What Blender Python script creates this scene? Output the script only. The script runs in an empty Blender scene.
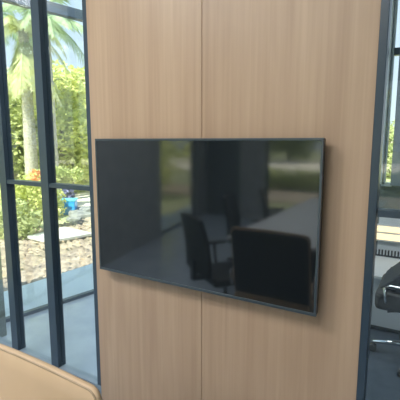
import bpy, bmesh, math, random
from mathutils import Vector, Matrix
S = bpy.context.scene
COL = S.collection
CH = 1.63                                     # camera height
# ------------------------------------------------------------------ camera, sky, sun, added ceiling fill lights
cam = bpy.data.objects.new('camera', bpy.data.cameras.new('camera')); COL.objects.link(cam)
cam.location = (0, 0, CH)
cam.rotation_euler = (math.radians(90 - 8.453), 0, math.radians(30.8))
cam.data.sensor_width = 36; cam.data.lens = 397 / 400 * 36
cam.data.clip_start = .02; cam.data.clip_end = 300
S.camera = cam
S.view_settings.view_transform = 'Standard'
S.view_settings.look = 'None'
S.view_settings.exposure = 0.42
S.view_settings.gamma = 1
S.view_settings.use_curve_mapping = False
w = bpy.data.worlds.new('sky'); S.world = w; w.use_nodes = True
nt = w.node_tree; nt.nodes.clear()
o_ = nt.nodes.new('ShaderNodeOutputWorld'); bg = nt.nodes.new('ShaderNodeBackground')
tc = nt.nodes.new('ShaderNodeTexCoord'); sp = nt.nodes.new('ShaderNodeSeparateXYZ'); cr = nt.nodes.new('ShaderNodeValToRGB')
cr.color_ramp.elements[0].position = 0.0; cr.color_ramp.elements[0].color = (.80, .88, .93, 1)
cr.color_ramp.elements[1].position = 0.6; cr.color_ramp.elements[1].color = (.50, .70, .98, 1)
nt.links.new(tc.outputs['Generated'], sp.inputs[0]); nt.links.new(sp.outputs['Z'], cr.inputs[0])
nt.links.new(cr.outputs[0], bg.inputs[0]); bg.inputs[1].default_value = 1.05
nt.links.new(bg.outputs[0], o_.inputs[0])
sun = bpy.data.objects.new('sun', bpy.data.lights.new('sun', 'SUN')); COL.objects.link(sun)
sun.data.energy = 10.5; sun.data.color = (1, .93, .80); sun.data.angle = .02
sun.rotation_euler = Vector((-.08, -.75, .95)).to_track_quat('Z', 'Y').to_euler()
CEIL = 3.42
for (x, y, e) in ((-2.3, -.3, 46), (-.9, -.9, 26), (-1.65, -2.9, 30), (-2.2, 2.7, 30), (1.7, 2.45, 20)):  # unseen lights added under the ceiling to brighten the interior
    l = bpy.data.objects.new('ceiling_fill_light', bpy.data.lights.new('ceiling_light', 'AREA')); COL.objects.link(l)
    l.data.shape = 'RECTANGLE'; l.data.size = 1.15; l.data.size_y = .55
    l.data.energy = e; l.data.color = (.93, .97, 1)
    l.location = (x, y, CEIL - .07)

# ------------------------------------------------------------------ helpers
def mat(name, col, rough=.5, metal=0, spec=.5, noise=None, bump=0, emit=None, ior=None, scale=(1, 1, 1), coat=0):
    m = bpy.data.materials.new(name); m.use_nodes = True
    n = m.node_tree.nodes; L = m.node_tree.links; b = n['Principled BSDF']
    b.inputs['Base Color'].default_value = (*col, 1)
    b.inputs['Roughness'].default_value = rough; b.inputs['Metallic'].default_value = metal
    b.inputs['Specular IOR Level'].default_value = spec
    b.inputs['Coat Weight'].default_value = coat
    if ior: b.inputs['IOR'].default_value = ior
    if emit: b.inputs['Emission Color'].default_value = (*emit[0], 1); b.inputs['Emission Strength'].default_value = emit[1]
    if noise or bump:
        t = n.new('ShaderNodeTexCoord'); mp = n.new('ShaderNodeMapping'); mp.inputs['Scale'].default_value = scale
        L.new(t.outputs['Object'], mp.inputs[0])
        nz = n.new('ShaderNodeTexNoise'); nz.inputs['Scale'].default_value = (noise[0] if noise else 40); nz.inputs['Detail'].default_value = 6
        L.new(mp.outputs[0], nz.inputs['Vector'])
        if noise:
            c = n.new('ShaderNodeValToRGB')
            c.color_ramp.elements[0].position = .35; c.color_ramp.elements[1].position = .65
            c.color_ramp.elements[0].color = (*noise[1], 1); c.color_ramp.elements[1].color = (*noise[2], 1)
            L.new(nz.outputs['Fac'], c.inputs[0]); L.new(c.outputs[0], b.inputs['Base Color'])
        if bump:
            bp = n.new('ShaderNodeBump'); bp.inputs['Strength'].default_value = bump; bp.inputs['Distance'].default_value = .01
            L.new(nz.outputs['Fac'], bp.inputs['Height']); L.new(bp.outputs[0], b.inputs['Normal'])
    return m

def wood_mat():
    m = bpy.data.materials.new('oak_laminate'); m.use_nodes = True
    n = m.node_tree.nodes; L = m.node_tree.links; b = n['Principled BSDF']
    t = n.new('ShaderNodeTexCoord')
    def ramp(scale, nscale, stops, dist=0):
        mp = n.new('ShaderNodeMapping'); mp.inputs['Scale'].default_value = scale
        L.new(t.outputs['Object'], mp.inputs[0])
        z = n.new('ShaderNodeTexNoise'); z.inputs['Scale'].default_value = nscale; z.inputs['Detail'].default_value = 8
        z.inputs['Distortion'].default_value = dist
        L.new(mp.outputs[0], z.inputs['Vector'])
        c = n.new('ShaderNodeValToRGB')
        e = c.color_ramp.elements
        e[0].position = stops[0][0]; e[0].color = (*stops[0][1], 1); e[1].position = stops[1][0]; e[1].color = (*stops[1][1], 1)
        L.new(z.outputs['Fac'], c.inputs[0]); return c
    a = ramp((1, 1, .06), 9, ((.3, (.49, .32, .208)), (.7, (.59, .40, .265))), .6)
    g = ramp((1, 1, .02), 60, ((.35, (.84, .82, .80)), (.6, (1, 1, 1))))
    k = ramp((1, 1, .25), 2.4, ((.3, (.94, .93, .92)), (.7, (1.0, 1.0, 1.0))), 1.5)
    m1 = n.new('ShaderNodeMixRGB'); m1.blend_type = 'MULTIPLY'; m1.inputs[0].default_value = .45
    L.new(a.outputs[0], m1.inputs[1]); L.new(g.outputs[0], m1.inputs[2])
    m2 = n.new('ShaderNodeMixRGB'); m2.blend_type = 'MULTIPLY'; m2.inputs[0].default_value = 1
    L.new(m1.outputs[0], m2.inputs[1]); L.new(k.outputs[0], m2.inputs[2])
    L.new(m2.outputs[0], b.inputs['Base Color'])
    b.inputs['Roughness'].default_value = .42
    return m

def glass_mat(name, refl=1.5, tint=(.95, .98, .98)):
    m = bpy.data.materials.new(name); m.use_nodes = True
    n = m.node_tree.nodes; L = m.node_tree.links; n.clear()
    o = n.new('ShaderNodeOutputMaterial'); mx = n.new('ShaderNodeMixShader'); tr = n.new('ShaderNodeBsdfTransparent')
    gl = n.new('ShaderNodeBsdfGlossy'); fr = n.new('ShaderNodeFresnel'); fr.inputs[0].default_value = refl
    gm = n.new('ShaderNodeNewGeometry'); mr = n.new('ShaderNodeMapRange')
    mr.inputs['To Min'].default_value = refl; mr.inputs['To Max'].default_value = 1 / refl
    L.new(gm.outputs['Backfacing'], mr.inputs['Value']); L.new(mr.outputs[0], fr.inputs[0])
    gl.inputs['Roughness'].default_value = .01; tr.inputs[0].default_value = (*tint, 1)
    L.new(fr.outputs[0], mx.inputs[0]); L.new(tr.outputs[0], mx.inputs[1]); L.new(gl.outputs[0], mx.inputs[2]); L.new(mx.outputs[0], o.inputs[0])
    return m

M = dict(
    wood=wood_mat(),
    frame=mat('dark_frame', (.034, .056, .080), .32, spec=.6),
    railgrey=mat('grey_rail', (.22, .27, .32), .35, noise=(9, (.20, .25, .30), (.24, .29, .34))),
    glass=glass_mat('clear_glass'),
    floor=mat('polished_floor', (.3, .34, .38), .16, noise=(3, (.33, .39, .46), (.41, .47, .54)), spec=.6),
    floor_shade=mat('dark_blue_floor_shade', (.07, .095, .125), .35, noise=(14, (.06, .085, .112), (.08, .105, .138))),  # dark tone for the sheet that dims the office floor
    ceiling=mat('ceiling_white', (.75, .75, .74), .8, noise=(8, (.72, .72, .71), (.78, .78, .77))),
    plaster=mat('grey_plaster', (.30, .32, .33), .8, noise=(6, (.27, .29, .30), (.33, .35, .36))),
    charcoal=mat('charcoal_wall', (.10, .12, .13), .7, noise=(6, (.09, .11, .12), (.11, .13, .14))),
    olive=mat('grey_green_wall', (.13, .16, .155), .6, noise=(5, (.11, .14, .135), (.16, .19, .185))),
    slate=mat('blue_grey_column', (.19, .24, .29), .6, noise=(5, (.17, .22, .27), (.21, .26, .31))),
    alu=mat('pale_aluminium', (.48, .56, .60), .4, noise=(9, (.45, .53, .57), (.52, .60, .64))),
    column=mat('grey_green_column', (.16, .19, .17), .7, noise=(12, (.13, .16, .14), (.19, .22, .20))),
    bezel=mat('tv_bezel', (.05, .065, .075), .3, spec=.7, noise=(40, (.045, .06, .07), (.055, .07, .08))),
    tvback=mat('tv_back', (.02, .022, .025), .5, noise=(30, (.018, .02, .022), (.025, .027, .03))),
    screen=mat('tv_screen', (.010, .013, .015), .06, ior=1.95, noise=(3, (.009, .012, .014), (.011, .014, .016))),
    leather=mat('beige_leather', (.58, .40, .25), .45, noise=(5, (.57, .39, .235), (.61, .42, .26)), bump=.03),
    piping=mat('leather_piping', (.40, .28, .17), .45, noise=(30, (.37, .26, .155), (.43, .30, .19))),
    black=mat('black_mesh', (.02, .022, .025), .6, noise=(50, (.017, .019, .021), (.026, .028, .031))),
    blackpl=mat('black_plastic', (.03, .032, .036), .35, noise=(30, (.027, .029, .032), (.034, .036, .04))),
    chrome=mat('chrome', (.75, .77, .8), .15, metal=1, noise=(20, (.72, .74, .77), (.78, .8, .83))),
    seatm=mat('dark_seat', (.075, .07, .065), .6, noise=(20, (.06, .058, .056), (.085, .08, .072))),
    white=mat('white_top', (.62, .64, .66), .3, noise=(4, (.60, .62, .64), (.64, .66, .68))),
    ledge=mat('pale_ledge', (.74, .76, .78), .5, noise=(4, (.72, .74, .76), (.77, .79, .81))),
    warm=mat('warm_glow', (.9, .7, .45), .5, emit=((1, .78, .46), 1.0)),  # emission of the added glow band, no known lamp
    lamp=mat('fill_panel', (.9, .9, .9), .5, emit=((1, .98, .94), 2.0)),  # emissive face of the added ceiling fill lights
    terrace=mat('terrace_tile', (.74, .79, .83), .35, noise=(2, (.62, .69, .74), (.70, .77, .82))),
    soil=mat('dry_soil', (.4, .33, .26), .95, noise=(7, (.20, .16, .12), (.38, .31, .235)), bump=.6),
    lawn=mat('lawn', (.2, .24, .12), .95, noise=(1.2, (.20, .24, .11), (.36, .36, .20))),
    concrete=mat('pale_concrete', (.62, .61, .57), .8, noise=(3, (.46, .455, .43), (.56, .555, .53))),
    cream=mat('cream_render', (.85, .76, .62), .8, noise=(2, (.82, .73, .59), (.87, .78, .64))),
    stone=mat('grey_stone', (.2, .205, .20), .85, noise=(8, (.14, .145, .14), (.25, .255, .245))),
    blue=mat('blue_plastic', (.04, .36, .78), .4, noise=(9, (.035, .33, .74), (.05, .40, .83))),
    cyan=mat('cyan_plastic', (.12, .60, .75), .4, noise=(9, (.10, .56, .70), (.14, .64, .80))),
    purple=mat('violet_cloth', (.12, .13, .26), .8, noise=(15, (.07, .09, .17), (.2, .19, .36))),
    bark=mat('bark', (.30, .25, .18), .9, noise=(14, (.20, .16, .11), (.40, .34, .26)), bump=.5),
    palmbark=mat('palm_bark', (.42, .40, .32), .9, noise=(20, (.30, .28, .22), (.5, .47, .38)), bump=.5),
    leafdry=mat('dry_leaf', (.42, .30, .18), .8, noise=(9, (.30, .2, .11), (.55, .43, .28))),
)
def leafmat(name, a, b, sc=1.5):
    m = mat(name, a, .6, noise=(sc, a, b), spec=.3)
    n = m.node_tree.nodes; L = m.node_tree.links; p = n['Principled BSDF']; out = n['Material Output']
    tl = n.new('ShaderNodeBsdfTranslucent'); mx = n.new('ShaderNodeMixShader'); mx.inputs[0].default_value = .45
    L.new(p.inputs['Base Color'].links[0].from_socket, tl.inputs[0])
    L.new(p.outputs[0], mx.inputs[1]); L.new(tl.outputs[0], mx.inputs[2]); L.new(mx.outputs[0], out.inputs[0])
    return m
M['leaf'] = leafmat('leaf_mid', (0.46, 0.52, 0.20), (0.77, 0.81, 0.40))  # tree and palm leaf colours lightened in place of garden haze
M['leafy'] = leafmat('leaf_yellow_green', (0.57, 0.61, 0.19), (0.86, 0.88, 0.39))
M['leafd'] = leafmat('leaf_deep', (0.38, 0.44, 0.20), (0.66, 0.70, 0.35))
M['frond'] = leafmat('palm_frond', (0.55, 0.59, 0.28), (0.77, 0.79, 0.46), 3)
M['frondg'] = leafmat('palm_frond_green', (0.37, 0.50, 0.30), (0.55, 0.66, 0.41), 3)
M['lime'] = leafmat('hedge_lime', (.52, .66, .08), (.70, .82, .16), 3)
M['red'] = leafmat('flower_orange', (.80, .28, .10), (.85, .45, .22), 6)

def bx(bm, x0, x1, y0, y1, z0, z1, mtx=None):
    v = [bm.verts.new((x, y, z)) for x in (x0, x1) for y in (y0, y1) for z in (z0, z1)]
    for f in ((0, 1, 3, 2), (4, 6, 7, 5), (0, 4, 5, 1), (2, 3, 7, 6), (0, 2, 6, 4), (1, 5, 7, 3)):
        bm.faces.new([v[i] for i in f])
    if mtx: bmesh.ops.transform(bm, matrix=mtx, verts=v)
    return v
def tube(bm, pts, r, n=8, caps=True):
    pts = [Vector(p) for p in pts]; rs = r if isinstance(r, (list, tuple)) else [r] * len(pts)
    rings = []
    for i, p in enumerate(pts):
        d = (pts[min(i + 1, len(pts) - 1)] - pts[max(i - 1, 0)]).normalized()
        a = d.cross(Vector((0, 0, 1)) if abs(d.z) < .9 else Vector((1, 0, 0))).normalized(); b = d.cross(a)
        rings.append([bm.verts.new(p + (a * math.cos(t) + b * math.sin(t)) * rs[i]) for t in [2 * math.pi * k / n for k in range(n)]])
    for r0, r1 in zip(rings, rings[1:]):
        for k in range(n): bm.faces.new((r0[k], r0[(k + 1) % n], r1[(k + 1) % n], r1[k])).smooth = True
    if caps: bm.faces.new(rings[0][::-1]); bm.faces.new(rings[-1])
def obj(name, bm, m, parent=None, bevel=0, loc=None, smooth=False):
    bmesh.ops.recalc_face_normals(bm, faces=bm.faces[:])
    me = bpy.data.meshes.new(name); bm.to_mesh(me); bm.free()
    me.materials.append(m)
    if smooth:
        for f in me.polygons: f.use_smooth = True
    o = bpy.data.objects.new(name, me); COL.objects.link(o)
    if parent: o.parent = parent
    if loc: o.location = loc
    if bevel:
        b = o.modifiers.new('bevel', 'BEVEL'); b.width = bevel; b.segments = 3; b.limit_method = 'ANGLE'
    return o
def box(name, dims, m, parent=None, bevel=0, mtx=None):
    bm = bmesh.new(); bx(bm, *dims, mtx=mtx); return obj(name, bm, m, parent, bevel)
def tag(o, label, cat, group=None, kind=None):
    o['label'] = label; o['category'] = cat
    if group: o['group'] = group
    if kind: o['kind'] = kind
    return o
def thing(name, label, cat, loc=(0, 0, 0), rz=0, group=None):
    o = bpy.data.objects.new(name, None); COL.objects.link(o); o.location = loc; o.rotation_euler = (0, 0, rz)
    return tag(o, label, cat, group)
def struct(o, label=None, cat=None):
    o['kind'] = 'structure'
    if label: o['label'] = label; o['category'] = cat
    return o
def sroot(name, label, cat):
    o = bpy.data.objects.new(name, None); COL.objects.link(o); return struct(o, label, cat)
def dup(root, loc, rz, label):
    r = root.copy(); COL.objects.link(r); r.location = loc; r.rotation_euler = (0, 0, rz); r['label'] = label
    for ch in list(root.children):
        c = ch.copy(); COL.objects.link(c); c.parent = r
        for g in list(ch.children):
            d = g.copy(); COL.objects.link(d); d.parent = c
    return r
# ------------------------------------------------------------------ structure
D = 1.66                                         # plane of the wood wall and the inner partition
FAR = 4.35
def fx(y): return -3.26 + .194 * (y - 1.96)       # line of the outer glazed front
FM = lambda y: Matrix.Translation((fx(y), y, 0)) @ Matrix.Rotation(-math.atan(.194), 4, 'Z')   # local y runs along the front
# floor and ceiling
YB = -4.6
def slab(name, z0, z1, m, xo=0.0, x1=2.6, y0=YB, y1=FAR + .15):
    bm = bmesh.new()
    p = [(fx(y0) - xo, y0), (x1, y0), (x1, y1), (fx(y1) - xo, y1)]
    lo = [bm.verts.new((*q, z0)) for q in p]; hi = [bm.verts.new((*q, z1)) for q in p]
    bm.faces.new(lo[::-1]); bm.faces.new(hi)
    for i in range(4): bm.faces.new((lo[i], lo[(i + 1) % 4], hi[(i + 1) % 4], hi[i]))
    return obj(name, bm, m)
struct(slab('floor', -.15, 0, M['floor'], .04), 'polished blue-grey floor', 'floor')
struct(slab('ceiling', CEIL, CEIL + .2, M['ceiling'], .85, 2.7, YB - 3.0, FAR + .25), 'white ceiling slab running out over the terrace', 'ceiling')  # rear overhang added to keep the sun out of the back window
struct(box('floor_shade', (-1.3, 2.6, D + .067, FAR, .0, .004), M['floor_shade']), 'dark blue sheet standing in for dimmer light on the floor behind the right glass', 'floor')  # dark sheet over the same floor, in place of weaker light there
# wood wall, two panels with a seam
wf = sroot('wall_front', 'oak panelled wall carrying the television', 'wall')
XL, XR, XS = -1.716, -.220, -.590 * D
box('wood_panel', (XL, XS - .0012, D, D + .04, 0, CEIL), M['wood'], wf, .0015)
box('wood_panel', (XS + .0012, XR, D, D + .04, 0, CEIL), M['wood'], wf, .0015)
box('backing', (XL + .01, XR - .01, D + .04, D + .10, 0, CEIL), M['charcoal'], wf)
# inner partition
def partition(name, label, xm, xend, side):
    r = sroot(name, label, 'window')
    for x in xm: box('mullion', (x - .036, x + .036, D, D + .065, .10, CEIL), M['frame'], r, .002)
    a, b = sorted((xend[0], xend[1]))
    segs = sorted([a] + [v for x in xm for v in (x - .036, x + .036)] + [b])
    for i in range(0, len(segs), 2):
        if segs[i + 1] - segs[i] < .02: continue
        box('transom', (segs[i], segs[i + 1], D + .005, D + .06, CH - .293, CH - .266), M['frame'], r)
        for z0, z1 in ((.10, CH - .293), (CH - .266, CEIL)):
            box('pane', (segs[i], segs[i + 1], D + .028, D + .034, z0, z1), M['glass'], r)
    box('bottom_rail', (a, b, D, D + .065, 0, .10), M['railgrey'], r, .002)
    return r
p1 = partition('window_1', 'dark framed inner glass partition left of the wood wall', [-2.585, -2.147], (-3.30, XL), 0)
box('jamb', (XL - .032, XL, D + .002, D + .065, .10, CEIL), M['frame'], p1)
p2 = partition('window_2', 'dark framed inner glass partition right of the wood wall', [.30, .80, 1.30, 1.80], (XR + .034, 2.6), 0)
box('jamb', (XR, XR + .030, D - .004, D + .065, .10, CEIL), M['frame'], p2, .002)
# outer glazed front
p3 = sroot('window_3', 'outer glazed front onto the terrace with dark rails', 'window')
def front(y0, y1, muls, parent):
    k = math.sqrt(1 + .194 ** 2)
    m = FM(y0); L = (y1 - y0) * k
    box('bottom_rail', (-.05, .0, 0, L, 0, .035), M['frame'], parent, .002, m)
    box('head_rail', (-.035, .035, 0, L, 2.785, 2.875), M['frame'], parent, .002, m)
    box('top_rail', (-.03, .03, 0, L, CEIL - .05, CEIL), M['frame'], parent, 0, m)
    for y in muls:
        t = (y - y0) * k
        box('mullion', (-.03, .03, t - .02, t + .02, .035, CEIL - .05), M['frame'], parent, 0, m)
    box('pane', (-.003, .003, 0, L, .035, 2.785), M['glass'], parent, 0, m)
    box('pane', (-.003, .003, 0, L, 2.875, CEIL - .05), M['glass'], parent, 0, m)
front(1.73, FAR, [2.50, 3.45], p3)
front(-.25, 1.73, [.10, .95, 1.70], p3)
front(-4.0, -2.25, [-2.27, -3.97], p3)
def wallseg(name, y0, y1, m, label, z0=0, z1=CEIL):
    k = math.sqrt(1 + .194 ** 2)
    return struct(box(name, (-.1, .06, 0, (y1 - y0) * k, z0, z1), m, None, 0, FM(y0)), label, 'wall')
wallseg('wall_left', -2.25, -.25, M['plaster'], 'grey wall section between the outer glazing')
wallseg('wall_left', YB, -4.0, M['plaster'], 'grey wall section in the rear left corner')
# back wall of the meeting room with a wide window
wb = sroot('wall_back', 'charcoal rear wall of the meeting room', 'wall')
bxL, bxR = -3.05, 1.2
box('wall_panel', (fx(YB) - .05, bxL, YB - .12, YB, 0, CEIL), M['charcoal'], wb)
box('pier', (-3.62, bxL, YB, YB + .05, 0, CEIL), M['plaster'], wb)
box('wall_panel', (bxR, 2.6, YB - .12, YB, 0, CEIL), M['charcoal'], wb)
box('wall_panel', (bxL, bxR, YB - .12, YB, 0, .25), M['charcoal'], wb)
box('wall_panel', (bxL, bxR, YB - .12, YB, 2.7, CEIL), M['charcoal'], wb)
p5 = sroot('window_5', 'wide rear window of the meeting room', 'window')
for x in (bxL + .02, -1.0, .2, bxR - .02): box('mullion', (x - .02, x + .02, YB - .09, YB - .03, .25, 2.7), M['frame'], p5)
box('pane', (bxL, bxR, YB - .063, YB - .057, .25, 2.7), M['glass'], p5)
struct(box('wall_right', (2.6, 2.72, YB - .12, FAR + .15, 0, CEIL), M['plaster']), 'grey right wall', 'wall')
# far wall of the room behind the partition
wfar = sroot('wall_far', 'grey-green far wall of the neighbouring office', 'wall')
x0f = fx(FAR) + .03
zs = CH - .098 * FAR
wx0, wx1 = -.467, -.376
box('wall_panel', (x0f, wx0, FAR, FAR + .12, 0, CEIL), M['olive'], wfar)
box('wall_panel', (wx0, 2.6, FAR, FAR + .12, .89, zs), M['olive'], wfar)
box('wall_panel', (wx0, 2.6, FAR, FAR + .12, 0, .89), M['ledge'], wfar)
box('wall_panel', (.55, 2.6, FAR, FAR + .12, zs, CEIL), M['slate'], wfar)
struct(box('column', (wx1, -.10, FAR - .12, FAR + .12, zs, CEIL), M['slate']), 'blue-grey upright beside the far office window', 'column')
p4 = sroot('window_4', 'far office window between pale posts', 'window')
box('frame_post', (wx0 - .013, wx0 + .009, FAR - .05, FAR + .05, zs, CEIL), M['alu'], p4, .003)
box('frame_post', (wx0 + .014, wx0 + .034, FAR - .03, FAR + .05, zs, CEIL), M['alu'], p4, .003)
box('transom', (wx0 + .034, .55, FAR - .02, FAR + .05, 2.44, 2.505), M['frame'], p4)
box('sill', (wx0, wx1, FAR - .03, FAR + .05, zs - .02, zs + .015), M['alu'], p4)
box('pane', (wx0 + .034, .55, FAR + .01, FAR + .016, zs, CEIL), M['glass'], p4)
# junction column
struct(box('column', (-3.28, -3.03, 1.79, 1.88, 0, CEIL), M['column']), 'grey-green square column beside the outer glazing', 'column')
# terrace and ground
bm = bmesh.new()
pts = [(-3.5 - .6, -8), (fx(-8) + 8, -8), (fx(8), 8), (-3.35, 8)]
pts = [(-5.75, -8), (fx(-8) - .04 + 0, -8), (fx(FAR + .2) - .04, FAR + .2), (fx(9), 9), (-3.55, 9), (-3.98, 2.48), (-4.7, -.9)]
lo = [bm.verts.new((*q, -.25)) for q in pts]; hi = [bm.verts.new((*q, -.005)) for q in pts]
bm.faces.new(lo[::-1]); bm.faces.new(hi)
for i in range(len(pts)): bm.faces.new((lo[i], lo[(i + 1) % len(pts)], hi[(i + 1) % len(pts)], hi[i]))
struct(obj('terrace', bm, M['terrace']), 'pale blue-grey tiled terrace outside the glass', 'terrace')
random.seed(3)
def terrain(name, x0, x1, y0, y1, nx, ny, zf, m):
    bm = bmesh.new(); g = [[bm.verts.new((x0 + (x1 - x0) * i / nx, y0 + (y1 - y0) * j / ny, zf())) for j in range(ny + 1)] for i in range(nx + 1)]
    for i in range(nx):
        for j in range(ny): bm.faces.new((g[i][j], g[i + 1][j], g[i + 1][j + 1], g[i][j + 1])).smooth = True
    return obj(name, bm, m)
struct(terrain('ground', -90, 60, -70, 90, 30, 30, lambda: -.16, M['lawn']), 'green and tan lawn outside', 'ground')
tag(terrain('soil_bed', -6.6, -3.3, 1.0, 7.6, 90, 160, lambda: random.uniform(-.115, -.035), M['soil']), 'dry brown soil bed beside the terrace', 'soil', kind='stuff')

# ------------------------------------------------------------------ television
tv = thing('television', 'black flat screen television mounted on the oak wall', 'television', (-1.002, 1.66, 1.2735))
TW, TH = 1.232, .738                                # local: x centred, z centred, y=0 is the wall
def tvb(name, x0, x1, y0, y1, z0, z1, m, par=tv, bev=0):
    return box(name, (x0, x1, y0, y1, z0, z1), m, par, bev)
hw, hh = TW / 2, TH / 2
tvb('back_shell', -hw + .002, hw - .002, -.062, -.030, -hh + .002, hh - .002, M['tvback'], bev=.003)
tvb('rear_housing', -.42, .42, -.032, -.018, -.28, .15, M['tvback'], bev=.008)
bm = bmesh.new(); t_ = .011
bx(bm, -hw, hw, -.070, -.058, hh - t_, hh); bx(bm, -hw, hw, -.070, -.058, -hh, -hh + t_ + .003)
bx(bm, -hw, -hw + t_, -.070, -.058, -hh + t_ + .003, hh - t_); bx(bm, hw - t_, hw, -.070, -.058, -hh + t_ + .003, hh - t_)
obj('bezel', bm, M['bezel'], tv, .0015)
tvb('screen', -hw + t_, hw - t_, -.0675, -.060, -hh + t_ + .003, hh - t_, M['screen'])
tvb('wall_bracket', -.2, .2, -.018, -.001, -.12, .12, M['blackpl'])

# ------------------------------------------------------------------ beige chair (close to the camera)
def leather_chair(name, label, loc, rz, mm, pm):
    r = thing(name, label, 'chair', loc, rz)
    W, Hb, zb = .29, .538, .48; top = zb + Hb; rad = .038
    # outline of the back in x,z
    def outline(off, n=10):
        o = []
        w = W - off; t = top - off; R_ = rad
        o.append((-w, zb)); o.append((-w, zb + .2))
        for k in range(n + 1):
            a = math.pi - k / n * math.pi / 2; o.append((-w + R_ + R_ * math.cos(a), t - R_ + R_ * math.sin(a)))
        for k in range(1, 10): 
            f = k / 10; o.append(((-w + R_) * (1 - f) + (w - R_) * f, t + .006 * math.sin(f * math.pi)))
        for k in range(n + 1):
            a = math.pi / 2 - k / n * math.pi / 2; o.append((w - R_ + R_ * math.cos(a), t - R_ + R_ * math.sin(a)))
        o.append((w, zb + .2)); o.append((w, zb)); return o
    def yb(x, z): return -.0 - .02 * (1 - (x / W) ** 2) * 0 - .10 * (top - z) / Hb   # recline: lower part forward
    bm = bmesh.new()
    oF = outline(.005); oM = outline(0)
    vf = [bm.verts.new((x, yb(x, z) - .019, z)) for x, z in oF]
    vm = [bm.verts.new((x, yb(x, z) - .015, z)) for x, z in oM]
    vb = [bm.verts.new((x, yb(x, z) - .004, z)) for x, z in oM]
    vc = [bm.verts.new((x, yb(x, z) + .002, z)) for x, z in oF]
    for a, b in ((vf, vm), (vm, vb), (vb, vc)):
        for i in range(len(a) - 1): bm.faces.new((a[i], a[i + 1], b[i + 1], b[i])).smooth = True
    # front and rear skins: strips between mirrored points
    n = len(vf)
    for v, s, out in ((vf, -1, oF), (vc, 1, oF)):
        for i in range(n // 2):
            j = n - 1 - i
            if i + 1 < j - 1 or True:
                q = [v[i], v[i + 1], v[j - 1], v[j]]
                q = list(dict.fromkeys(q))
                if len(q) >= 3:
                    try: bm.faces.new(q).smooth = True
                    except ValueError: pass
    bk = obj('backrest', bm, mm, r)
    bm = bmesh.new(); tube(bm, [(x, yb(x, z) - .018, z) for x, z in outline(.003)], .0028, 8)
    obj('piping', bm, pm, bk, smooth=True)
    bm = bmesh.new(); tube(bm, [(x, yb(x, z) - .002, z) for x, z in outline(.004)], .0042, 8)
    obj('piping', bm, pm, bk, smooth=True)
    bm = bmesh.new(); v = [[bm.verts.new((x * 1.0, yb(x, z) + dy, zb + (z - zb) * .992)) for x, z in outline(.012)] for dy in (.001, .010)]
    n = len(v[0])
    for i in range(n - 1): bm.faces.new((v[0][i], v[0][i + 1], v[1][i + 1], v[1][i]))
    for i in range(n // 2 - 1 + n % 2):
        q = list(dict.fromkeys([v[1][i], v[1][i + 1], v[1][n - 2 - i], v[1][n - 1 - i]]))
        if len(q) > 2: bm.faces.new(q)
    sh = obj('rear_shell', bm, M['blackpl'], r); sh['label'] = 'dark rear shell of the backrest'
    box('seat', (-W, W, -.56, -.06, .42, .51), mm, r, .03)
    for s in (-1, 1):
        bm = bmesh.new(); tube(bm, [(s * (W + .02), -.08, .56), (s * (W + .02), -.08, .66), (s * (W + .02), -.14, .68), (s * (W + .02), -.42, .68), (s * (W + .02), -.46, .64), (s * (W + .02), -.46, .44)], .014, 8)
        obj('armrest', bm, M['chrome'], r, smooth=True)
    base(r, -.30)
    return r
def base(r, cy, leg=.29, zt=.40, a0=.35):
    bm = bmesh.new(); tube(bm, [(0, cy, .08), (0, cy, .26)], .03, 12); tube(bm, [(0, cy, .26), (0, cy, zt + .005)], .02, 12)
    obj('gas_column', bm, M['chrome'], r, smooth=True)
    bm = bmesh.new()
    for k in range(5):
        a = k * 2 * math.pi / 5 + a0
        tube(bm, [(0, cy, .115), (leg * .5 * math.cos(a), cy + leg * .5 * math.sin(a), .10), (leg * math.cos(a), cy + leg * math.sin(a), .078)], [.026, .02, .014], 8)
    st = obj('star_base', bm, M['chrome'], r, smooth=True)
    for k in range(5):
        a = k * 2 * math.pi / 5 + a0
        bm = bmesh.new(); c = Vector((leg * math.cos(a), cy + leg * math.sin(a), .03)); t = Vector((-math.sin(a), math.cos(a), 0))
        for s in (-1, 1): tube(bm, [c + t * .008 * s, c + t * .026 * s], .03, 14)
        tube(bm, [c + Vector((0, 0, 0)), c + Vector((0, 0, .05))], .008, 6)
        obj('castor', bm, M['blackpl'], r)
leather_chair('leather_chair', 'large beige leather chair in the foreground at the head of the table', (-.962, .66, 0), 0, M['leather'], M['piping'])

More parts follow.
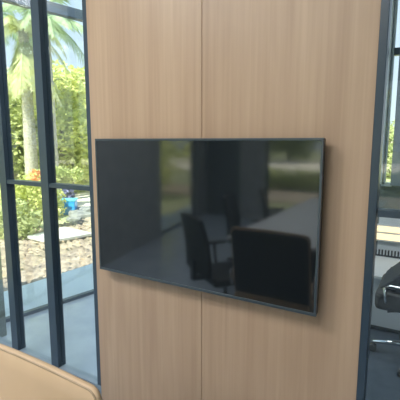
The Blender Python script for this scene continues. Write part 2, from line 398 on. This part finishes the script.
# ------------------------------------------------------------------ conference table and black chairs, mirrored in the screen
tb = thing('conference_table', 'long white topped conference table standing behind the viewer, mirrored in the screen', 'table', (-1.12, -1.55, 0))
box('tabletop', (-.52, .52, -1.5, 1.5, .72, .75), M['white'], tb, .006)
for y in (-1.05, 1.05):
    box('leg', (-.30, .30, y - .04, y + .04, 0.02, .72), M['blackpl'], tb, .005)
box('crossbeam', (-.04, .04, -1.01, 1.01, .60, .66), M['blackpl'], tb)
def office_chair(name, label, loc, rz, group=None, seatm=None):
    r = thing(name, label, 'chair', loc, rz, group)          # faces -y, back at +y
    box('seat', (-.24, .24, -.26, .22, .42, .49), seatm or M['black'], r, .025)
    bm = bmesh.new(); N = 10; g = []
    for i in range(N + 1):
        row = []
        for j in range(N + 1):
            u = i / N * 2 - 1; v = j / N
            wd = .235 - .03 * v ** 3
            row.append((u * wd, .25 + .07 * v - .05 * (1 - u * u) * -1 * .5 - .02 * math.sin(v * 3.1), .52 + .50 * v - .02 * u * u * v))
        g.append(row)
    F = [[bm.verts.new(p) for p in row] for row in g]; B = [[bm.verts.new((p[0], p[1] + .035, p[2])) for p in row] for row in g]
    for i in range(N):
        for j in range(N):
            bm.faces.new((F[i][j], F[i + 1][j], F[i + 1][j + 1], F[i][j + 1])); bm.faces.new((B[i][j], B[i][j + 1], B[i + 1][j + 1], B[i + 1][j]))
    for i in range(N):
        for j in (0, N): bm.faces.new((F[i][j], F[i + 1][j], B[i + 1][j], B[i][j]))
        for k in (0, N): bm.faces.new((F[k][i], F[k][i + 1], B[k][i + 1], B[k][i]))
    obj('backrest', bm, M['black'], r, smooth=False)
    bm = bmesh.new(); bx(bm, -.03, .03, .20, .33, .44, .47); bx(bm, -.03, .03, .30, .33, .44, .62); obj('back_support', bm, M['blackpl'], r)
    for s in (-1, 1):
        bm = bmesh.new(); tube(bm, [(s * .235, -.04, .45), (s * .275, -.04, .47), (s * .275, -.02, .66)], .014, 8); a = obj('armrest', bm, M['blackpl'], r)
        box('arm_pad', (s * .275 - .03, s * .275 + .03, -.14, .12, .66, .685), M['black'], a, .01)
    bm = bmesh.new(); bx(bm, -.09, .09, -.10, .10, .395, .425); obj('tilt_mechanism', bm, M['blackpl'], r)
    base(r, 0)
    return r
c0 = office_chair('office_chair', 'black office chair mirrored in the screen, nearest the screen at the table', (-1.56, .12, 0), math.radians(35), 'black chairs along the table')
dup(c0, (-1.72, -.98, 0), math.radians(80), 'black office chair mirrored in the screen, second along the table')
dup(c0, (-1.60, -1.72, 0), math.radians(72), 'black office chair mirrored in the screen, furthest of the three along the table')

# ------------------------------------------------------------------ neighbouring office, seen through the right glass
lg = thing('window_ledge', 'low pale cabinet ledge with a dark grille behind the office chair', 'cabinet', (0, 3.87, 0))
box('cabinet_body', (-.60, 1.4, -.31, .36, .05, .47), M['ledge'], lg, .003)
box('plinth', (-.58, 1.38, -.27, .34, 0, .05), M['charcoal'], lg)
box('cabinet_top', (-.62, 1.42, -.33, .36, .47, .498), M['ledge'], lg, .003)
bm = bmesh.new()
for k in range(44): bx(bm, -.58 + k * .0285, -.58 + k * .0285 + .014, .325, .345, .508, .565)
bx(bm, -.58, .69, .33, .35, .498, .512)
obj('grille', bm, M['blackpl'], lg)
lb = thing('warm_glow_band', 'added glowing band standing in for warm light on the far office wall', 'lamp', (0, FAR, .71))  # emissive strip added for a warm glow of unknown source
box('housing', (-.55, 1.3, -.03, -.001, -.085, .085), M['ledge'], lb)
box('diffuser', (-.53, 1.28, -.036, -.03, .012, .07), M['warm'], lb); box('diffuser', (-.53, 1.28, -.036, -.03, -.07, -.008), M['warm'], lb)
# office chair
oc = thing('desk_chair', 'dark office chair with chrome arm bar behind the right glass', 'chair', (-.02, 3.22, 0), 0)
box('seat', (-.295, .25, -.25, .25, .43, .57), M['seatm'], oc, .035)
bm = bmesh.new()
pl = [(-.27, .585), (-.12, .74), (.0, .95), (.10, 1.0), (.14, .98), (.06, .78), (.02, .585)]
lo = [bm.verts.new((x, -.23, z)) for x, z in pl]; hi = [bm.verts.new((x, .23, z)) for x, z in pl]
bm.faces.new(lo); bm.faces.new(hi[::-1])
for i in range(len(pl)): bm.faces.new((lo[i], lo[(i + 1) % 7], hi[(i + 1) % 7], hi[i]))
obj('backrest', bm, M['black'], oc, .012)
for s in (-1, 1):
    bm = bmesh.new(); tube(bm, [(-.22, s * .262, .50), (-.235, s * .262, .61), (-.20, s * .262, .632), (.10, s * .262, .612), (.13, s * .262, .50)], .010, 8)
    obj('arm_bar', bm, M['chrome'], oc, smooth=True)
box('tilt_mechanism', (-.14, .06, -.07, .07, .375, .43), M['blackpl'], oc, .01)
bm = bmesh.new(); tube(bm, [(-.10, -.06, .39), (-.19, -.10, .385), (-.215, -.10, .385)], [.012, .012, .02], 8); obj('lever', bm, M['blackpl'], oc)
base(oc, 0, .31, .375, math.pi + .06)
cb = bmesh.new(); tube(cb, [(-.47, FAR + .022, 2.155), (-.43, FAR + .05, 2.148), (-.30, FAR + .3, 2.16), (.4, FAR + .9, 2.25)], .006, 6)
# lamp bodies for the added, unseen ceiling fill lights
for i, (x, y, lab) in enumerate(((-2.3, -.3, 'added ceiling fill lamp nearest the outer glazing'), (-.9, -.9, 'added ceiling fill lamp over the near end of the table'), (-1.65, -2.9, 'added ceiling fill lamp over the far end of the table'),
                                 (-2.2, 2.7, 'added ceiling fill lamp behind the left partition'), (1.7, 2.45, 'added ceiling fill lamp over the neighbouring office'))):
    t = thing('added_ceiling_lamp', lab, 'lamp', (x, y, CEIL), 0, 'added ceiling fill lamps')
    box('housing', (-.6, .6, -.3, .3, -.06, 0), M['alu'], t); box('diffuser', (-.575, .575, -.275, .275, -.066, -.06), M['lamp'], t)
cb.free()

# ------------------------------------------------------------------ outside
def at(px, py, dist=None, z=None):                # a viewing direction in the place -> point
    p = math.atan(59 / 397); y = math.radians(30.8)
    R_ = Vector((math.cos(y), math.sin(y), 0)); F0 = Vector((-math.sin(y), math.cos(y), 0)); Z = Vector((0, 0, 1))
    F = F0 * math.cos(p) - Z * math.sin(p); U = F0 * math.sin(p) + Z * math.cos(p)
    r = F * 397 + R_ * (px - 200) - U * (py - 200)
    k = (z - CH) / r.z if z is not None else dist / math.hypot(r.x, r.y)
    return Vector((0, 0, CH)) + r * k
GZ = -.16
def leaves(blobs, n, size, seed, squash=1.0):
    rnd = random.Random(seed); bm = bmesh.new(); tot = sum(b[3] ** 2 for b in blobs)
    for b in blobs:
        for _ in range(int(n * b[3] ** 2 / tot)):
            d = Vector((rnd.gauss(0, 1), rnd.gauss(0, 1), rnd.gauss(0, 1))).normalized() * b[3] * rnd.uniform(.55, 1.05)
            d.z *= squash; c = Vector(b[:3]) + d
            if c.z < GZ + .02: continue
            u = Vector((rnd.gauss(0, 1), rnd.gauss(0, 1), rnd.gauss(0, .6))).normalized(); v = u.cross(Vector((rnd.gauss(0, 1), rnd.gauss(0, 1), rnd.gauss(0, 1)))).normalized()
            s = size * rnd.uniform(.6, 1.3)
            bm.faces.new([bm.verts.new(c + u * s), bm.verts.new(c + v * s * .45), bm.verts.new(c - u * s), bm.verts.new(c - v * s * .45)])
    return bm
def tree(px, dist, hgt, rad, mt, seed, label, n=8000, size=.125, low=.12, nb=24, name='leafy_tree'):
    b = at(px, 141, dist); b.z = GZ
    r = thing(name, label, 'tree', b, 0, 'trees across the garden')
    rnd = random.Random(seed); blobs = []
    for k in range(nb):
        a = rnd.uniform(0, 6.28); f = rnd.uniform(0, 1); z = hgt * (low + (1 - low) * f) - rad * .3
        rr = rad * .75 * math.sin(math.pi * (.15 + .75 * f)) * rnd.uniform(.4, 1)
        blobs.append((rr * math.cos(a), rr * math.sin(a), z, rad * rnd.uniform(.32, .5)))
    tot = [(x, y, max(z, rad_ * .8), rad_) for x, y, z, rad_ in blobs]
    bm = bmesh.new(); tube(bm, [(0, 0, 0), (.06, 0, hgt * .3), (0, .08, hgt * .6), (0, 0, hgt * .8)], [.16, .12, .08, .03], 8)
    for k in range(6):
        x, y, z, q = tot[k]; tube(bm, [(0, 0, hgt * .25), (x * .5, y * .5, z * .6 + .1 * hgt), (x, y, z)], [.07, .045, .015], 6)
    obj('trunk', bm, M['bark'], r)
    rn = leaves([(x, y, z, q) for x, y, z, q in tot], n, size, seed)
    obj('foliage', rn, M[mt], r)
    return r
tree(4, 15.5, 4.3, 1.7, 'leafd', 1, 'broad green tree behind the palm at the far left')
tree(24, 19.5, 4.9, 1.9, 'leaf', 2, 'rounded green tree directly behind the tall palm')
tree(44, 15.8, 3.9, 1.6, 'leafd', 3, 'deep green tree hidden mostly by the wide mullion')
tree(62, 14.6, 4.2, 1.6, 'leafy', 4, 'yellow-green tree in the right pane beyond the blue bin')
tree(80, 17.5, 4.7, 1.8, 'leafy', 5, 'tall green tree at the edge of the wood wall')
tree(104, 19.0, 5.0, 2.1, 'leafd', 6, 'green tree hidden behind the wood wall')
tree(-20, 14, 4.6, 1.9, 'leaf', 7, 'green tree left of the tall palm')
# reverse side, mirrored in the screen
def tree_at(x, y, *a, **k):
    t = tree(100, 10, *a, **k); t.location = (x, y, GZ); return t
tree_at(-9.0, -7.2, 3.6, 2.0, 'leafy', 11, 'yellow-green tree mirrored in the left half of the screen', n=3500)
tree_at(-11.2, -10.5, 4.6, 2.4, 'leaf', 12, 'green tree mirrored in the screen behind the yellow one', n=3500)
tree_at(-14, -5.5, 5.0, 2.6, 'leaf', 13, 'green tree beyond the left glazing behind the viewer', n=3000)
tree_at(-12, -33, 7, 3.4, 'leafd', 14, 'deep green tree mirrored in the right half of the screen', n=3500, low=.25, size=.3)
tree_at(-6, -36, 7, 3.4, 'leafd', 15, 'deep green tree mirrored at the right edge of the screen', n=3500, low=.25, size=.3)
struct(box('road', (-30, 20, -31, -18, GZ - .1, GZ + .03), M['cream']), 'pale road beyond the rear window', 'road')
struct(box('rear_path', (-20, 10, -10.3, -7.8, GZ - .1, GZ + .03), M['soil']), 'tan path beyond the rear window', 'path')
# beyond the far office
tree(389, 22, 2.9, 1.6, 'leafd', 16, 'dark green tree beyond the far office window', n=3500)
hh_ = thing('house', 'pale low building beyond the far office window', 'building', at(386, 141, 32) * 1.0)
hh_.location.z = GZ
box('wall', (-3, 5, 0, 5, 0, 2.6), M['cream'], hh_); box('roof', (-3.2, 5.2, -.2, 5.2, 2.6, 2.8), M['stone'], hh_)

def palm(px, dist, hgt, crown, seed, label, mt, skirt=0, nfr=22, fl=2.1, lean=0):
    b = at(px, 141, dist); b.z = GZ
    r = thing('palm_tree', label, 'palm', b, 0, 'palms in the garden'); rnd = random.Random(seed)
    bm = bmesh.new(); n = 26
    tube(bm, [(lean * (i / n) ** 2, 0, hgt * i / n) for i in range(n + 1)], [.19 - .07 * i / n + (.012 if i % 2 else 0) for i in range(n + 1)], 12)
    obj('trunk', bm, M['palmbark'], r)
    bm = bmesh.new()
    def frond(a, el, L, droop, z0):
        d = Vector((math.cos(a), math.sin(a), 0)); pts = []
        for i in range(13):
            t = i / 12; pts.append(Vector((lean, 0, z0)) + d * L * math.cos(el) * t * (1 - .25 * t * droop) + Vector((0, 0, 1)) * (L * math.sin(el) * t - droop * L * t * t * .75))
        tube(bm, pts, [.022 * (1 - .8 * i / 12) for i in range(13)], 4)
        side = d.cross(Vector((0, 0, 1)))
        for i in range(1, 13):
            for q in (0, .33, .66):
                p = pts[i].lerp(pts[i - 1], q)
                tg = (pts[i] - pts[i - 1]).normalized(); ll = L * .26 * math.sin(math.pi * (.12 + .8 * i / 12)) * rnd.uniform(.8, 1.1)
                for s in (-1, 1):
                    e = p + side * s * ll * .65 + tg * ll * .5 - Vector((0, 0, ll * rnd.uniform(.35, .75)))
                    bm.faces.new((bm.verts.new(p + tg * .018), bm.verts.new((p + e) / 2 + tg * .02), bm.verts.new(e), bm.verts.new((p + e) / 2 - tg * .02), bm.verts.new(p - tg * .018)))
    for k in range(nfr):
        frond(2.4 * k + rnd.uniform(-.2, .2), rnd.uniform(-.1, 1.15), fl * rnd.uniform(.85, 1.1), rnd.uniform(.7, 1.1), hgt)
    obj('fronds', bm, M[mt], r)
    if skirt:
        bm = bmesh.new()
        for k in range(skirt): frond(2.4 * k + rnd.uniform(-.3, .3), -.95 - rnd.uniform(0, .3), fl * rnd.uniform(.9, 1.2), rnd.uniform(.05, .25), hgt - .1)
        obj('hanging_fronds', bm, M['frond'], r)
    return r
palm(30, 12.4, 4.75, 0, 21, 'near palm with a skirt of hanging pale fronds', 'frond', skirt=15, fl=1.7, nfr=12)
palm(2, 14.5, 5.7, 0, 22, 'taller palm with a ragged crown rising against the sky', 'frondg', fl=1.6, nfr=13)
palm(51, 12.2, 5.0, 0, 23, 'palm spreading its crown beyond the wide mullion', 'frondg', fl=1.8, nfr=16)

def shrub(px, py, dist, blobs, mt, n, size, seed, label, name='garden_shrub', flower=False, gp='shrubs in the garden'):
    b = at(px, 141, dist); b.z = GZ
    r = thing(name, label, 'shrub', b, math.radians(30.8 + 15), gp)
    bm = bmesh.new()
    for x, y, z, q in blobs[:6]: tube(bm, [(x * .3, y * .3, 0), (x, y, z)], [.03, .01], 5)
    obj('stem', bm, M['bark'], r)
    obj('foliage', leaves(blobs, n, size, seed), M[mt], r)
    return r
s1 = shrub(24, 0, 8.3, [(0, 0, .75, .38), (.35, .1, .55, .35), (-.4, .1, .62, .4), (.2, 0, .95, .25), (-.15, .2, .35, .35)], 'leafy', 2600, .055, 31, 'yellow-green shrub with orange flowers in the left pane')
fl = leaves([(.22, -.25, 1.14, .12)], 60, .045, 32); obj('flowers', fl, M['red'], s1)
shrub(32, 0, 9.8, [(0, 0, .4, .36), (.25, .2, .4, .3), (-.4, 0, .4, .32)], 'leaf', 1800, .06, 33, 'green shrub right of the flowering shrub')
shrub(12, 0, 7.6, [(0, 0, .4, .38), (-.5, .2, .45, .35), (-.9, 0, .5, .4)], 'leafd', 1600, .06, 34, 'dark low shrub left of the first partition mullion')
shrub(60, 0, 11.3, [(0, 0, .85, .26), (.35, 0, .9, .2), (-.3, 0, .85, .3), (-.6, 0, .7, .35)], 'leaf', 2200, .06, 35, 'olive shrub overhanging the blue bin')
h = shrub(76, 0, 16.5, [(k * .32 - 2.4, 0, .45, .38) for k in range(18)], 'lime', 7000, .06, 36, 'bright lime hedge running along the far drive', name='lime_hedge')
rh = shrub(100, 0, 10, [(k * .42 - 3.6, 0, .38, .42) for k in range(18)], 'leafd', 5000, .09, 37, 'deep green hedge beyond the rear window, mirrored in the screen', name='rear_hedge')
rh.location = (-3.6, -11.2, GZ); rh.rotation_euler.z = 0
# path/drive beyond
dr = at(84, 141, 12.2)
struct(box('driveway', (-3, 9, -1.6, 3.6, 0, .05), M['cream'], None, 0, Matrix.Translation((dr.x, dr.y, GZ)) @ Matrix.Rotation(math.radians(30.8 + 15), 4, 'Z')), 'cream coloured drive crossing the garden', 'driveway')
# white slab on soil
A_, B_, C_, D_ = at(27, 236, z=.0), at(48, 241, z=.0), at(93, 233, z=.0), at(64, 226.5, z=.0)
bm = bmesh.new(); c = (B_ + D_) / 2
q = [B_ + (D_ - B_) * 0, C_, D_, A_]
def prism(q, z0, z1):
    bm = bmesh.new(); lo = [bm.verts.new((p.x, p.y, z0)) for p in q]; hi = [bm.verts.new((p.x, p.y, z1)) for p in q]
    bm.faces.new(lo[::-1]); bm.faces.new(hi)
    for i in range(len(q)): bm.faces.new((lo[i], lo[(i + 1) % len(q)], hi[(i + 1) % len(q)], hi[i]))
    return bm
mb = bm; mb.free()
cs = thing('concrete_cover', 'pale flat concrete slab lying on the soil', 'slab', (c.x, c.y, 0))
ql = [p - Vector((c.x, c.y, 0)) for p in q]
obj('top_slab', prism(ql, -.045, 0.0), M['concrete'], cs, .004)
obj('footing', prism([p * .93 for p in ql], -.16, -.045), M['stone'], cs)
# blue bin, violet cloth, stones
bpos = at(69, 214, z=GZ)
bb = thing('blue_bin', 'bright blue box on the grass beyond the slab', 'bin', bpos, math.radians(35))
bm = bmesh.new()
vs = bx(bm, -.19, .19, -.15, .15, 0, .33)
for v in vs:
    if v.co.z < .1: v.co.x *= .88; v.co.y *= .88
obj('body', bm, M['blue'], bb, .015)
box('lid', (-.20, .20, -.16, .16, .33, .38), M['cyan'], bb, .012)
vp = at(66, 208, z=GZ)
vb_ = thing('laundry_heap', 'dark violet bundle behind the blue box', 'bundle', vp)
obj('cloth', leaves([(0, 0, .22, .24), (-.2, .05, .2, .2), (.1, 0, .38, .18)], 900, .06, 41), M['purple'], vb_)
obj('core', (lambda b: (bmesh.ops.create_icosphere(b, subdivisions=3, radius=.2, matrix=Matrix.Translation((-.05, 0, .22))), b)[1])(bmesh.new()), M['purple'], vb_, smooth=True)
rnd = random.Random(9)
for k, (px, py, sx, sy, sz) in enumerate(((78, 216, .26, .18, .12), (86, 219, .42, .2, .13), (84, 212, .5, .22, .12), (93, 214, .4, .2, .16), (74, 221, .2, .15, .08))):
    p = at(px, py, z=GZ); bm = bmesh.new(); bmesh.ops.create_icosphere(bm, subdivisions=3, radius=1)
    for v in bm.verts:
        v.co *= 1 + rnd.uniform(-.07, .07); v.co = Vector((max(-.8, min(.8, v.co.x)) * sx, max(-.8, min(.8, v.co.y)) * sy, max(-.4, min(.75, v.co.z)) * sz))
    o = obj('garden_stone', bm, M['stone'], None, loc=(p.x, p.y, GZ + sz * .38)); o.rotation_euler.z = .75
    tag(o, ('small grey stone nearest the blue box', 'long grey stone in the front of the stone row', 'wide grey stone at the back of the stone row', 'thick grey stone at the right end by the wood wall', 'flat low stone nearest the slab')[k], 'stone', 'stones beyond the slab')
# dry leaves and clods on the soil
bm = bmesh.new()
for _ in range(900):
    x = rnd.uniform(-6.4, -3.7); y = rnd.uniform(1.2, 7.4); 
    c = Vector((x, y, rnd.uniform(-.05, -.015))); a = rnd.uniform(0, 6.3); s = rnd.uniform(.02, .05)
    u = Vector((math.cos(a), math.sin(a), rnd.uniform(-.4, .4))) * s; v = Vector((-math.sin(a), math.cos(a), rnd.uniform(-.4, .4))) * s * .5
    bm.faces.new([bm.verts.new(c + u), bm.verts.new(c + v), bm.verts.new(c - u), bm.verts.new(c - v)])
tag(obj('dry_leaves', bm, M['leafdry']), 'scattered dry leaves on the soil bed', 'leaves', kind='stuff')
